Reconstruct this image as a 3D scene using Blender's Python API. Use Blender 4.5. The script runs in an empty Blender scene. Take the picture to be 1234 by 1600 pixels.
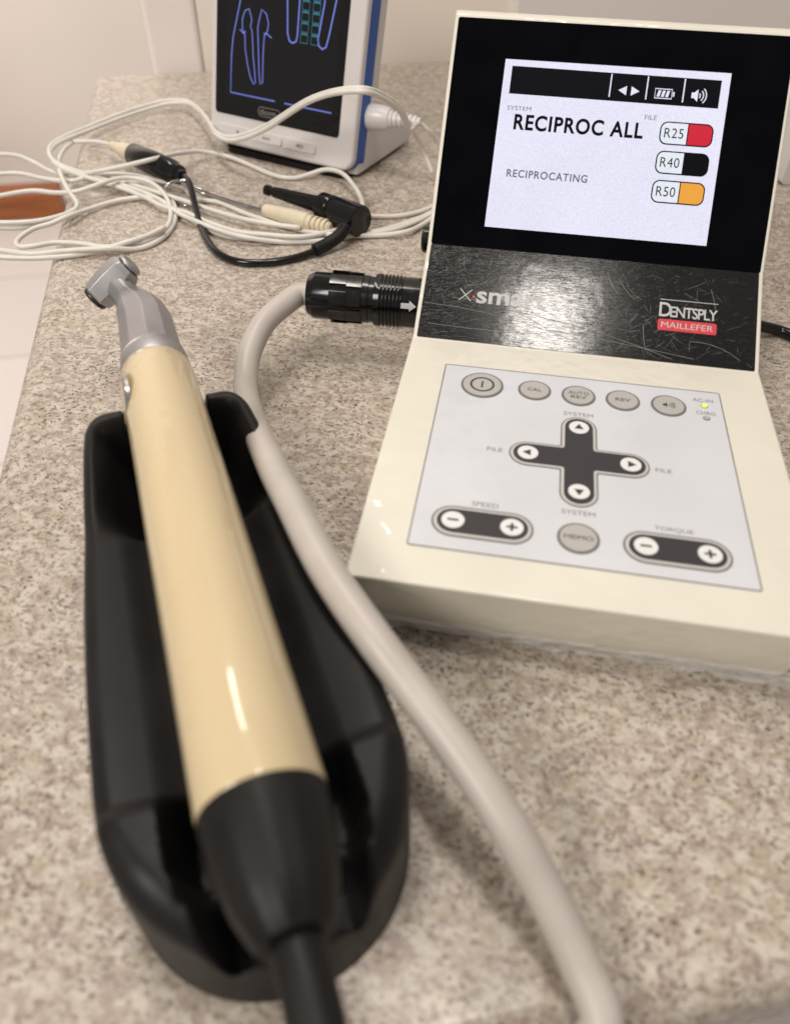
import bpy, bmesh, math, random
from mathutils import Vector, Matrix, Euler, noise

# ------------------------------------------------------------------ camera, world, lamps
S = 0.001                                   # everything below is written in millimetres
scene = bpy.context.scene
C = scene.collection
CAM_P = Vector((32.09, -124.03, 177.20))
CAM_R = Euler((0.7815, -0.0134, 0.1681), 'XYZ')
FPX = 1210.8                                # focal length in photo pixels (photo 1234 x 1600)
cam_d = bpy.data.cameras.new('camera')
cam = bpy.data.objects.new('camera', cam_d)
C.objects.link(cam)
cam.location = CAM_P * S
cam.rotation_euler = CAM_R
cam_d.sensor_fit = 'VERTICAL'
cam_d.sensor_height = 36
cam_d.lens = FPX / 1600 * 36
cam_d.clip_start = 0.005
cam_d.clip_end = 50
cam_d.dof.use_dof = True
cam_d.dof.focus_distance = 0.306
cam_d.dof.aperture_fstop = 9.5
scene.camera = cam

world = bpy.data.worlds.new('World')
scene.world = world
world.use_nodes = True
bg = world.node_tree.nodes['Background']
bg.inputs[0].default_value = (1.0, 0.92, 0.84, 1)
bg.inputs[1].default_value = 0.27

def area(name, loc, target, sx, sy, power, col):
    l = bpy.data.lights.new(name, 'AREA')
    l.shape = 'RECTANGLE'
    l.size = sx; l.size_y = sy
    l.energy = power
    l.color = col
    o = bpy.data.objects.new(name, l)
    C.objects.link(o)
    o.location = Vector(loc) * S
    o.rotation_euler = (Vector(target) - Vector(loc)).to_track_quat('-Z', 'Y').to_euler()
    return o
area('ceiling_or_fill_lamp', (125, 55, 1500), (125, 55, 0), 0.15, 0.18, 4.4, (1.0, 0.935, 0.865))
area('ceiling_or_fill_lamp', (-340, 535, 1450), (-20, 0, 0), 0.16, 0.62, 7.2, (1.0, 0.935, 0.865))
area('ceiling_or_fill_lamp', (-650, -850, 1050), (-50, 600, 100), 0.5, 0.5, 12.0, (1.0, 0.93, 0.85))  # added fill light behind the camera, brightens back wall and front faces
area('ceiling_or_fill_lamp', (-1090, 345, 1300), (-1940, 2050, 700), 0.6, 0.6, 60.0, (1.0, 0.91, 0.83))  # added fill light aimed only at the far wall to brighten it

scene.view_settings.view_transform = 'Standard'
scene.view_settings.look = 'None'
scene.view_settings.exposure = 0.15
scene.view_settings.gamma = 1.0
scene.view_settings.use_curve_mapping = False

# ------------------------------------------------------------------ helpers
RM = CAM_R.to_matrix()
def at(u, v, z=0.0):
    """photo pixel -> point at height z (mm)"""
    d = RM @ Vector(((u - 617) / FPX, -(v - 800) / FPX, -1))
    return CAM_P + d * ((z - CAM_P.z) / d.z)

def ss(x, a, b):
    t = min(1, max(0, (x - a) / (b - a)))
    return t * t * (3 - 2 * t)


class MB:
    """collects geometry in millimetres and links it as one mesh object"""
    def __init__(s):
        s.bm = bmesh.new()
    def v(s, p):
        return s.bm.verts.new(Vector(p) * S)
    def f(s, vs, mi=0, smooth=False):
        try:
            fc = s.bm.faces.new(vs)
        except ValueError:
            return None
        fc.material_index = mi
        fc.smooth = smooth
        return fc
    def poly(s, pts, mi=0):
        return s.f([s.v(p) for p in pts], mi)
    def loft(s, rings, mi=0, closed=True, cap0=True, cap1=True, smooth=True):
        R = [[s.v(p) for p in r] for r in rings]
        n = len(R[0])
        for a, b in zip(R, R[1:]):
            for i in range(n if closed else n - 1):
                j = (i + 1) % n
                s.f([a[i], a[j], b[j], b[i]], mi, smooth)
        if cap0 and closed: s.f(list(reversed(R[0])), mi)
        if cap1 and closed: s.f(R[-1], mi)
        return R
    def build(s, name, mats, parent=None, bevel=None, sub=0, recalc=True, sharp=None, wn=False):
        if recalc:
            bmesh.ops.recalc_face_normals(s.bm, faces=s.bm.faces)
        me = bpy.data.meshes.new(name)
        s.bm.to_mesh(me); s.bm.free()
        for m in (mats if isinstance(mats, (list, tuple)) else [mats]):
            me.materials.append(m)
        o = bpy.data.objects.new(name, me)
        C.objects.link(o)
        if parent: o.parent = parent
        if sharp is not None:
            for p in me.polygons: p.use_smooth = True
            me.set_sharp_from_angle(angle=math.radians(sharp))
        if bevel:
            b = o.modifiers.new('bevel', 'BEVEL'); b.width = bevel[0] * S; b.segments = bevel[1]; b.limit_method = 'ANGLE'
            b.angle_limit = math.radians(30); b.harden_normals = False
            for p in me.polygons: p.use_smooth = True
            w = o.modifiers.new('wn', 'WEIGHTED_NORMAL'); w.keep_sharp = False; w.weight = 80
        if sub:
            m = o.modifiers.new('sub', 'SUBSURF'); m.levels = sub; m.render_levels = sub
        return o

def empty(name, loc=(0, 0, 0)):
    """things keep their parts in world coordinates: the empty sits at the base, the parts are offset back"""
    o = bpy.data.objects.new(name, None)
    C.objects.link(o)
    o.empty_display_size = 0.02
    return o
def tag(o, label=None, cat=None, group=None, kind=None):
    if label: o['label'] = label
    if cat: o['category'] = cat
    if group: o['group'] = group
    if kind: o['kind'] = kind
    return o

def spline(pts, step=2.0):
    P = [Vector(p) for p in pts]
    P = [P[0] * 2 - P[1]] + P + [P[-1] * 2 - P[-2]]
    out = []
    for i in range(1, len(P) - 2):
        p0, p1, p2, p3 = P[i - 1], P[i], P[i + 1], P[i + 2]
        # centripetal Catmull-Rom
        t0 = 0; t1 = t0 + max(1e-6, (p1 - p0).length) ** .5; t2 = t1 + max(1e-6, (p2 - p1).length) ** .5; t3 = t2 + max(1e-6, (p3 - p2).length) ** .5
        n = max(2, int((p2 - p1).length / step))
        for k in range(n):
            t = t1 + (t2 - t1) * k / n
            a1 = p0 * ((t1 - t) / (t1 - t0)) + p1 * ((t - t0) / (t1 - t0))
            a2 = p1 * ((t2 - t) / (t2 - t1)) + p2 * ((t - t1) / (t2 - t1))
            a3 = p2 * ((t3 - t) / (t3 - t2)) + p3 * ((t - t2) / (t3 - t2))
            b1 = a1 * ((t2 - t) / (t2 - t0)) + a2 * ((t - t0) / (t2 - t0))
            b2 = a2 * ((t3 - t) / (t3 - t1)) + a3 * ((t - t1) / (t3 - t1))
            out.append(b1 * ((t2 - t) / (t2 - t1)) + b2 * ((t - t1) / (t2 - t1)))
    out.append(P[-2])
    return out

def tube(mb, path, rad, seg=14, mi=0, cap=True, flat=None):
    """path: list of Vectors (mm); rad: number or list"""
    P = [Vector(p) for p in path]
    n = len(P)
    if not isinstance(rad, (list, tuple)): rad = [rad] * n
    T = [((P[min(i + 1, n - 1)] - P[max(i - 1, 0)]).normalized()) for i in range(n)]
    up = Vector((0, 0, 1)) if abs(T[0].z) < .9 else Vector((0, 1, 0))
    N = (up - T[0] * up.dot(T[0])).normalized()
    rings = []
    for i in range(n):
        N = (N - T[i] * N.dot(T[i])).normalized()
        B = T[i].cross(N)
        rings.append([P[i] + (N * math.cos(a) + B * math.sin(a)) * rad[i] for a in [2 * math.pi * k / seg for k in range(seg)]])
    mb.loft(rings, mi, True, cap, cap)

def cable(mb, pts, r, step=2.0, seg=12, mi=0):
    tube(mb, spline(pts, step), r, seg, mi)

def lathe(mb, origin, axis, prof, seg=32, mi=0, ref=None, facets=0):
    """prof: list of (distance along axis, radius)"""
    A = Vector(axis).normalized()
    ref = Vector(ref) if ref else (Vector((0, 0, 1)) if abs(A.z) < .9 else Vector((1, 0, 0)))
    N = (ref - A * ref.dot(A)).normalized(); B = A.cross(N)
    rings = []
    for d, r in prof:
        c = Vector(origin) + A * d
        k_ = facets and (.5 - .5 * math.cos(math.pi * min(1, max(0, d / 6)))) or 0
        rings.append([c + (N * math.cos(a) + B * math.sin(a)) * r * (1 - .022 * k_ * (.5 - .5 * math.cos(facets * a))) for a in [2 * math.pi * (k + .5) / seg for k in range(seg)]])
    mb.loft(rings, mi)

class Plane:
    def __init__(s, o, ex, ey):
        s.o = Vector(o); s.ex = Vector(ex).normalized(); s.ey = Vector(ey).normalized(); s.n = s.ex.cross(s.ey)
    def p(s, x, y, h=0): return s.o + s.ex * x + s.ey * y + s.n * h
    def px(s, u, v):
        d = RM @ Vector(((u - 617) / FPX, -(v - 800) / FPX, -1))
        P = CAM_P + d * ((s.o - CAM_P).dot(s.n) / d.dot(s.n)) - s.o
        return P.dot(s.ex), P.dot(s.ey)

def flat(mb, pl, pts, h, mi=0):
    return mb.poly([pl.p(x, y, h) for x, y in pts], mi)
def slab(mb, pl, pts, h0, h1, mi=0, mside=None):
    top = [mb.v(pl.p(x, y, h1)) for x, y in pts]; bot = [mb.v(pl.p(x, y, h0)) for x, y in pts]
    n = len(pts)
    mb.f(top, mi)
    for i in range(n):
        j = (i + 1) % n
        mb.f([bot[i], bot[j], top[j], top[i]], mi if mside is None else mside)
def circ(cx, cy, r, n=40):
    return [(cx + r * math.cos(2 * math.pi * k / n), cy + r * math.sin(2 * math.pi * k / n)) for k in range(n)]
def rrect(x0, y0, x1, y1, r, n=6):
    out = []
    for cx, cy, a0 in ((x1 - r, y0 + r, -90), (x1 - r, y1 - r, 0), (x0 + r, y1 - r, 90), (x0 + r, y0 + r, 180)):
        for k in range(n + 1):
            a = math.radians(a0 + 90 * k / n); out.append((cx + r * math.cos(a), cy + r * math.sin(a)))
    return out
def capsule(x0, x1, y, r, n=14):
    out = []
    for k in range(n + 1):
        a = math.radians(-90 + 180 * k / n); out.append((x1 + r * math.cos(a), y + r * math.sin(a)))
    for k in range(n + 1):
        a = math.radians(90 + 180 * k / n); out.append((x0 + r * math.cos(a), y + r * math.sin(a)))
    return out
def cross_shape(cx, cy, L, hw, fil=1.0, n=12):
    out = []
    for q in range(4):
        a0 = math.radians(90 * q)
        c, s_ = math.cos(a0), math.sin(a0)
        loc = [(L + hw * math.cos(math.radians(-90 + 180 * k / n)), hw * math.sin(math.radians(-90 + 180 * k / n))) for k in range(n + 1)]
        for k in range(5):                      # filleted inner corner
            a = math.radians(-90 - 90 * k / 4)
            loc.append((hw + fil + fil * math.cos(a), hw + fil + fil * math.sin(a)))
        for x, y in loc: out.append((cx + x * c - y * s_, cy + x * s_ + y * c))
    return out
def stroke(mb, pl, pts, w, h, mi=0, closed=False):
    """a line of constant width as one strip"""
    P = [Vector((x, y)) for x, y in pts]
    n = len(P); L = []; R = []
    for i in range(n):
        if closed: t = (P[(i + 1) % n] - P[i - 1])
        else: t = P[min(i + 1, n - 1)] - P[max(i - 1, 0)]
        t.normalize(); nn = Vector((-t.y, t.x)) * w / 2
        L.append(mb.v(pl.p(*(P[i] + nn), h))); R.append(mb.v(pl.p(*(P[i] - nn), h)))
    for i in range(n if closed else n - 1):
        j = (i + 1) % n
        mb.f([R[i], R[j], L[j], L[i]], mi)

def text(mb, pl, body, x0, y0, x1, y1, h, mi=0, bold=0.0, space=1.0, shear=0.0):
    """lettering fitted into a box of the plane"""
    cu = bpy.data.curves.new('lettering', 'FONT')
    cu.body = body; cu.size = 1.0; cu.offset = bold; cu.space_character = space; cu.shear = shear; cu.resolution_u = 5
    to = bpy.data.objects.new('lettering', cu)
    C.objects.link(to)
    bpy.context.view_layer.update()
    me = to.evaluated_get(bpy.context.evaluated_depsgraph_get()).to_mesh()
    co = [v.co.copy() for v in me.vertices]
    polys = [list(p.vertices) for p in me.polygons]
    to.to_mesh_clear()
    bpy.data.objects.remove(to); bpy.data.curves.remove(cu)
    if not co: return
    ax, bx = min(c.x for c in co), max(c.x for c in co)
    ay, by = min(c.y for c in co), max(c.y for c in co)
    vs = [mb.v(pl.p(x0 + (c.x - ax) / (bx - ax) * (x1 - x0), y0 + (c.y - ay) / (by - ay) * (y1 - y0), h)) for c in co]
    for p in polys: mb.f([vs[i] for i in p], mi)

# ------------------------------------------------------------------ materials
def mat(name, col, rough=.5, metal=0.0, coat=0.0, coat_rough=.05, spec=.5, emit=None, es=0.0):
    m = bpy.data.materials.new(name); m.use_nodes = True
    b = m.node_tree.nodes['Principled BSDF']
    b.inputs['Base Color'].default_value = (*col, 1)
    b.inputs['Roughness'].default_value = rough
    b.inputs['Metallic'].default_value = metal
    b.inputs['Coat Weight'].default_value = coat
    b.inputs['Coat Roughness'].default_value = coat_rough
    b.inputs['Specular IOR Level'].default_value = spec
    if emit:
        b.inputs['Emission Color'].default_value = (*emit, 1); b.inputs['Emission Strength'].default_value = es
    return m
def nodes(m): return m.node_tree.nodes, m.node_tree.links, m.node_tree.nodes['Principled BSDF']
def N(m, t, **kw):
    n = m.node_tree.nodes.new(t)
    for k, v in kw.items():
        if k in n.inputs.keys(): n.inputs[k].default_value = v
        else: setattr(n, k, v)
    return n
def coords(m, scale=(1, 1, 1), rot=(0, 0, 0)):
    tc = N(m, 'ShaderNodeTexCoord'); mp = N(m, 'ShaderNodeMapping')
    mp.inputs['Scale'].default_value = scale; mp.inputs['Rotation'].default_value = rot
    m.node_tree.links.new(tc.outputs['Object'], mp.inputs['Vector'])
    return mp.outputs['Vector']
def ramp(m, fac, stops):
    r = N(m, 'ShaderNodeValToRGB'); e = r.color_ramp.elements
    while len(e) < len(stops): e.new(.5)
    for el, (p, c) in zip(e, stops):
        el.position = p; el.color = (*c, 1) if len(c) == 3 else c
    m.node_tree.links.new(fac, r.inputs['Fac'])
    return r.outputs['Color']
def bump(m, height, dist, strength=1.0, sock='Normal'):
    b = N(m, 'ShaderNodeBump'); b.inputs['Distance'].default_value = dist; b.inputs['Strength'].default_value = strength
    m.node_tree.links.new(height, b.inputs['Height'])
    m.node_tree.links.new(b.outputs['Normal'], m.node_tree.nodes['Principled BSDF'].inputs[sock])
def mixc(m, fac, a, b, mode='MIX'):
    x = N(m, 'ShaderNodeMix', data_type='RGBA', blend_type=mode)
    L = m.node_tree.links
    for s_, val in ((x.inputs[0], fac), (x.inputs[6], a), (x.inputs[7], b)):
        if isinstance(val, (int, float)): s_.default_value = val
        elif isinstance(val, tuple): s_.default_value = (*val, 1)
        else: L.new(val, s_)
    return x.outputs[2]
def vary(m, scale, amount, rough_amount=0.0, detail=4):
    """gentle uneven tone and gloss"""
    nn, L, b = nodes(m)
    no = N(m, 'ShaderNodeTexNoise'); no.inputs['Scale'].default_value = scale; no.inputs['Detail'].default_value = detail
    L.new(coords(m), no.inputs['Vector'])
    c = b.inputs['Base Color'].default_value[:3]
    lo = tuple(x * (1 - amount) for x in c); hi = tuple(min(1, x * (1 + amount)) for x in c)
    L.new(ramp(m, no.outputs['Fac'], [(.3, lo), (.7, hi)]), b.inputs['Base Color'])
    if rough_amount:
        r = b.inputs['Roughness'].default_value
        mr = N(m, 'ShaderNodeMapRange'); mr.inputs['To Min'].default_value = max(0, r - rough_amount); mr.inputs['To Max'].default_value = r + rough_amount
        mr.inputs['From Min'].default_value = .3; mr.inputs['From Max'].default_value = .7
        L.new(no.outputs['Fac'], mr.inputs['Value']); L.new(mr.outputs['Result'], b.inputs['Roughness'])
    return m

def granite():
    m = mat('granite', (.5, .43, .36), .26, spec=.45)
    nn, L, b = nodes(m)
    v = coords(m, (1.0, 1.25, 1.0), (0, 0, math.radians(12)))
    def noise_(sc, det, ro, dist=0.0):
        n = N(m, 'ShaderNodeTexNoise'); n.inputs['Scale'].default_value = sc; n.inputs['Detail'].default_value = det
        n.inputs['Roughness'].default_value = ro; n.inputs['Distortion'].default_value = dist
        L.new(v, n.inputs['Vector']); return n.outputs['Fac']
    big = ramp(m, noise_(24, 4, .55, .5), [(.30, (.38, .31, .255)), (.5, (.45, .385, .325)), (.70, (.435, .38, .285))])
    big = mixc(m, .5, big, ramp(m, noise_(165, 4, .6, .7), [(.36, (.33, .245, .225)), (.50, (.45, .385, .33)), (.64, (.43, .365, .24))]))
    c1 = mixc(m, ramp(m, noise_(190, 5, .66, .6), [(.44, (0, 0, 0)), (.58, (.95, .95, .95))]), big, (.60, .545, .475))
    c2a = mixc(m, ramp(m, noise_(250, 5, .68, .8), [(.36, (.75, .75, .75)), (.46, (0, 0, 0))]), c1, (.285, .225, .19))
    c2 = mixc(m, ramp(m, noise_(500, 4, .62, .3), [(.40, (.85, .85, .85)), (.45, (0, 0, 0))]), c2a, (.255, .195, .16))
    c2b = mixc(m, ramp(m, noise_(360, 3, .6, .2), [(.60, (0, 0, 0)), (.67, (.6, .6, .6))]), c2, (.70, .65, .575))
    dd_ = mixc(m, 1.0, noise_(680, 2, .5, .2), ramp(m, noise_(60, 3, .5), [(.35, (.90, .90, .90)), (.65, (1.08, 1.08, 1.08))]), 'MULTIPLY')
    c3 = mixc(m, ramp(m, dd_, [(.625, (0, 0, 0)), (.655, (.85, .85, .85))]), c2b, (.10, .072, .062))
    c4 = mixc(m, ramp(m, noise_(300, 2, .5, .3), [(.68, (0, 0, 0)), (.71, (.6, .6, .6))]), c3, (.24, .11, .105))
    L.new(c4, b.inputs['Base Color'])
    return m

M = {}
M['granite'] = granite()
M['white_text'] = mat('white_print', (.52, .52, .52), .5)
M['grey_print'] = mat('grey_print', (.20, .195, .195), .55)
M['dark_print'] = mat('dark_print', (.045, .042, .045), .4)
M['red_print'] = mat('red_print', (.62, .03, .05), .5)
M['black_gloss'] = vary(mat('black_glass', (.0025, .0025, .004), .10, spec=.04), 60, .3)
M['black_plug'] = vary(mat('black_plug', (.006, .006, .0065), .15, spec=.45), 200, .25, .06)
M['black_matte'] = vary(mat('black_matte_plastic', (.012, .011, .0115), .46, spec=.22), 45, .22, .09)
M['black_rubber'] = vary(mat('black_rubber', (.0095, .0082, .008), .48, spec=.25), 120, .2, .08)
M['white_plastic'] = vary(mat('white_plastic', (.72, .69, .69), .32), 40, .03, .05)
M['white_cable'] = vary(mat('white_cable', (.76, .73, .68), .35), 90, .05, .05)
M['grey_cable'] = vary(mat('grey_cable', (.52, .475, .435), .42), 60, .07, .06)
M['blue'] = mat('blue_trim', (.008, .09, .40), .35)
M['ivory_plug'] = vary(mat('ivory_plug', (.72, .64, .48), .4), 120, .05)
M['steel'] = vary(mat('bright_steel', (.62, .60, .58), .22, 1.0), 200, .1, .05)
M['satin'] = vary(mat('satin_metal', (.44, .43, .44), .42, .80), 90, .08, .07)
M['dark_ring'] = mat('dark_ring', (.06, .055, .055), .35, .6)
M['handpiece'] = vary(mat('cream_enamel', (.645, .525, .33), .28, coat=.8, coat_rough=.07, spec=.12), 25, .012, .03)
_n = N(M['handpiece'], 'ShaderNodeTexNoise'); _n.inputs['Scale'].default_value = 70; _n.inputs['Detail'].default_value = 2
M['handpiece'].node_tree.links.new(coords(M['handpiece']), _n.inputs['Vector'])
bump(M['handpiece'], _n.outputs['Fac'], .0006, .7, 'Coat Normal')
M['btn'] = mat('grey_button', (.47, .455, .435), .45)
M['ringgrey'] = mat('ring_grey', (.17, .16, .155), .5)
M['ringlight'] = mat('ring_light', (.60, .585, .57), .5)
M['pad_dark'] = mat('pad_dark', (.035, .033, .036), .42)
M['pad_white'] = mat('pad_white', (.80, .80, .80), .45)
M['led_on'] = mat('lit_lamp', (.5, .6, .05), .3, emit=(.62, .95, .06), es=1.1)
M['rim'] = mat('cream_rim', (.72, .66, .54), .35)

def film_plastic(name, col, wr, rough=.42):
    """plastic under a stretched clear film: the film is the coat, its wrinkles bend the highlights"""
    m = mat(name, col, rough, coat=.6, coat_rough=.05)
    nn, L, b = nodes(m)
    wn = N(m, 'ShaderNodeTexNoise'); wn.inputs['Scale'].default_value = 45; wn.inputs['Detail'].default_value = 3; L.new(coords(m), wn.inputs['Vector'])
    wm = mixc(m, .012, coords(m), wn.outputs['Color'], 'ADD')
    vo = N(m, 'ShaderNodeTexVoronoi', feature='F1'); vo.inputs['Scale'].default_value = 165; L.new(wm, vo.inputs['Vector'])
    mk = N(m, 'ShaderNodeTexNoise'); mk.inputs['Scale'].default_value = 28; mk.inputs['Detail'].default_value = 3; L.new(coords(m), mk.inputs['Vector'])
    ad = N(m, 'ShaderNodeMath', operation='MULTIPLY'); L.new(vo.outputs['Distance'], ad.inputs[0])
    L.new(ramp(m, mk.outputs['Fac'], [(.46, (.12, .12, .12)), (.62, (1, 1, 1))]), ad.inputs[1])
    bump(m, ad.outputs[0], wr, 1.0, 'Coat Normal')
    n2 = N(m, 'ShaderNodeTexNoise'); n2.inputs['Scale'].default_value = 35; n2.inputs['Detail'].default_value = 6; L.new(coords(m), n2.inputs['Vector'])
    L.new(ramp(m, n2.outputs['Fac'], [(.3, tuple(x * .955 for x in col)), (.7, tuple(min(1, x * 1.03) for x in col))]), b.inputs['Base Color'])
    return m
M['cream'] = film_plastic('cream_plastic', (.775, .745, .645), .0010)
M['membrane'] = film_plastic('pale_membrane', (.67, .685, .73), .0009, .5)

def brand_black():
    m = mat('scratched_black', (.010, .0098, .0098), .2, spec=.22, coat=.22, coat_rough=.10)
    nn, L, b = nodes(m)
    # crossing families of fine scratches
    tot = None
    for i, (rot, sc) in enumerate([(.5, 1), (-.7, 1.2), (1.3, .9), (-1.2, 1.1), (.05, 1)]):
        no = N(m, 'ShaderNodeTexNoise'); no.inputs['Scale'].default_value = 260 * sc; no.inputs['Detail'].default_value = 2
        no.inputs['Distortion'].default_value = .25
        L.new(coords(m, (1, 14, 14), (0, 0, rot)), no.inputs['Vector'])
        r = ramp(m, no.outputs['Fac'], [(.62, (0, 0, 0)), (.70, (1, 1, 1))])
        if tot is None: tot = r
        else: tot = mixc(m, 1.0, tot, r, 'ADD')
    pa = N(m, 'ShaderNodeTexNoise'); pa.inputs['Scale'].default_value = 45; pa.inputs['Detail'].default_value = 5
    L.new(coords(m), pa.inputs['Vector'])
    rr = N(m, 'ShaderNodeMapRange'); rr.inputs['To Min'].default_value = .08; rr.inputs['To Max'].default_value = .17
    L.new(pa.outputs['Fac'], rr.inputs['Value']); L.new(rr.outputs['Result'], b.inputs['Roughness'])
    bump(m, pa.outputs['Fac'], .0003, 1.0, 'Coat Normal')
    bump(m, tot, .00003, .5)
    return m
M['brand'] = brand_black()
M['scratch'] = mat('scratch_grey', (.30, .29, .285), .45)

def lcd(name, col, s, speck=.05):
    m = mat(name, (.01, .01, .012), .25, spec=.25, emit=col, es=s)
    nn, L, b = nodes(m)
    no = N(m, 'ShaderNodeTexNoise'); no.inputs['Scale'].default_value = 1500; no.inputs['Detail'].default_value = 2
    L.new(coords(m), no.inputs['Vector'])
    n2 = N(m, 'ShaderNodeTexNoise'); n2.inputs['Scale'].default_value = 35; n2.inputs['Detail'].default_value = 3
    L.new(coords(m), n2.inputs['Vector'])
    a = ramp(m, no.outputs['Fac'], [(.3, tuple(c * (1 - speck) for c in col)), (.7, tuple(min(1, c * (1 + speck)) for c in col))])
    a2 = mixc(m, 1.0, a, ramp(m, n2.outputs['Fac'], [(.3, (.95, .95, .96)), (.7, (1, 1, 1))]), 'MULTIPLY')
    L.new(a2, b.inputs['Emission Color'])
    return m
M['lcd_white'] = lcd('lit_screen_white', (.82, .81, .98), .90, .07)
M['lcd_black'] = mat('screen_black', (.006, .006, .009), .25, spec=.06)
M['lcd_red'] = lcd('lit_screen_red', (.80, .016, .04), .72)
M['lcd_orange'] = lcd('lit_screen_orange', (.98, .42, .05), .82)
M['lcd_grey'] = mat('screen_grey', (.02, .02, .03), .3, emit=(.12, .13, .21), es=.9)
M['lcd_pale'] = lcd('lit_screen_pale', (.86, .90, .98), .86)
M['mon_dark'] = mat('monitor_glass', (.004, .004, .0045), .06, spec=.5, emit=(.003, .003, .0035), es=1.0)
M['mon_bezel'] = mat('monitor_bezel', (.006, .006, .007), .08, spec=.5)
M['mon_blue'] = mat('monitor_line_blue', (.02, .02, .05), .2, emit=(.19, .24, .75), es=.8)
M['mon_cyan'] = mat('monitor_line_cyan', (.02, .03, .04), .2, emit=(.03, .20, .27), es=.7)
M['film'] = None
def film():
    m = mat('clear_film', (.9, .9, .9), .12, spec=.6)
    nn, L, b = nodes(m)
    b.inputs['Alpha'].default_value = .42
    no = N(m, 'ShaderNodeTexNoise'); no.inputs['Scale'].default_value = 220; no.inputs['Detail'].default_value = 4
    L.new(coords(m, (1, 2, 2)), no.inputs['Vector'])
    bump(m, no.outputs['Fac'], .002, 1.0)
    return m
M['film'] = film()
M['wall'] = vary(mat('cream_wall_paint', (.90, .83, .75), .6), 6, .03, .05)
M['wall_far'] = vary(mat('beige_wall_paint', (.62, .57, .53), .6), 1.6, .06, .05)
M['wall_trim'] = vary(mat('pale_trim_paint', (.92, .86, .84), .45), 6, .02)
M['wall_grey'] = vary(mat('offwhite_panel_paint', (.82, .77, .755), .4), 6, .02)
M['cabinet'] = vary(mat('white_cabinet', (.66, .62, .58), .4), 8, .03)
M['wood'] = None
def wood():
    m = mat('orange_wood', (.26, .075, .018), .4)
    nn, L, b = nodes(m)
    no = N(m, 'ShaderNodeTexNoise'); no.inputs['Scale'].default_value = 8; no.inputs['Detail'].default_value = 6
    L.new(coords(m, (1, 1, 9), (0, 0, .36)), no.inputs['Vector'])
    L.new(ramp(m, no.outputs['Fac'], [(.3, (.20, .055, .014)), (.7, (.32, .10, .025))]), b.inputs['Base Color'])
    return m
M['wood'] = wood()
def tiles():
    m = mat('floor_tile', (.66, .62, .60), .3)
    nn, L, b = nodes(m)
    br = N(m, 'ShaderNodeTexBrick'); br.offset = 0.0
    br.inputs['Color1'].default_value = (.66, .62, .605, 1); br.inputs['Color2'].default_value = (.62, .58, .565, 1); br.inputs['Mortar'].default_value = (.50, .45, .42, 1)
    br.inputs['Scale'].default_value = 1; br.inputs['Mortar Size'].default_value = .005; br.inputs['Brick Width'].default_value = .40; br.inputs['Row Height'].default_value = .40
    L.new(coords(m, (1, 1, 1), (0, 0, math.radians(-20.5))), br.inputs['Vector'])
    L.new(br.outputs['Color'], b.inputs['Base Color'])
    return m
M['tile'] = tiles()

# ------------------------------------------------------------------ setting (counter axes a, b are turned 20.5 degrees)
ca, sa = math.cos(math.radians(20.5)), math.sin(math.radians(20.5))
def ab(a, b, z=0): return Vector((a * ca - b * sa, a * sa + b * ca, z))
def box_ab(mb, a0, a1, b0, b1, z0, z1, mi=0):
    lo = [mb.v(ab(a, b, z0)) for a, b in ((a0, b0), (a1, b0), (a1, b1), (a0, b1))]
    hi = [mb.v(ab(a, b, z1)) for a, b in ((a0, b0), (a1, b0), (a1, b1), (a0, b1))]
    mb.f(lo[::-1], mi); mb.f(hi, mi)
    for i in range(4):
        j = (i + 1) % 4; mb.f([lo[i], lo[j], hi[j], hi[i]], mi)

FLOOR = -900
mb = MB(); mb.poly([ab(-4000, -1500, FLOOR), ab(2500, -1500, FLOOR), ab(2500, 2600, FLOOR), ab(-4000, 2600, FLOOR)])
tag(mb.build('floor', M['tile']), kind='structure')
mb = MB(); box_ab(mb, -108, 900, -103, 521, -32, 0)
tag(mb.build('countertop', M['granite'], bevel=(9, 6)), kind='structure')
mb = MB(); box_ab(mb, -80, 880, -70, 515, FLOOR + 80, -32.5); box_ab(mb, -60, 880, -30, 515, FLOOR, FLOOR + 80)
tag(mb.build('base_cabinet', M['cabinet'], bevel=(2, 2)), kind='structure')
mb = MB(); box_ab(mb, -29, 203, 522, 640, FLOOR, 1200)
tag(mb.build('back_wall', M['wall']), kind='structure')
mb = MB(); box_ab(mb, 203, 1200, 516, 640, 0.3, 1200)
tag(mb.build('wall_panel', M['wall_grey'], bevel=(3, 2)), kind='structure')
mb = MB(); box_ab(mb, -66, -29.5, 521.5, 640, FLOOR, 1200)
tag(mb.build('wall_end', M['wall_trim'], bevel=(4, 3)), kind='structure')
mb = MB(); box_ab(mb, -4000, 2500, 2600, 2700, FLOOR, 1600)
tag(mb.build('far_wall', M['wall_far']), kind='structure')

# low wooden box on the floor, against the far wall
mb = MB(); box_ab(mb, -1500, -560, 2360, 2440, FLOOR, FLOOR + 85)
o = mb.build('wooden_box', M['wood'], bevel=(10, 3))
tag(o, 'low orange-brown wooden box on the floor beyond the left counter edge', 'box')

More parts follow.
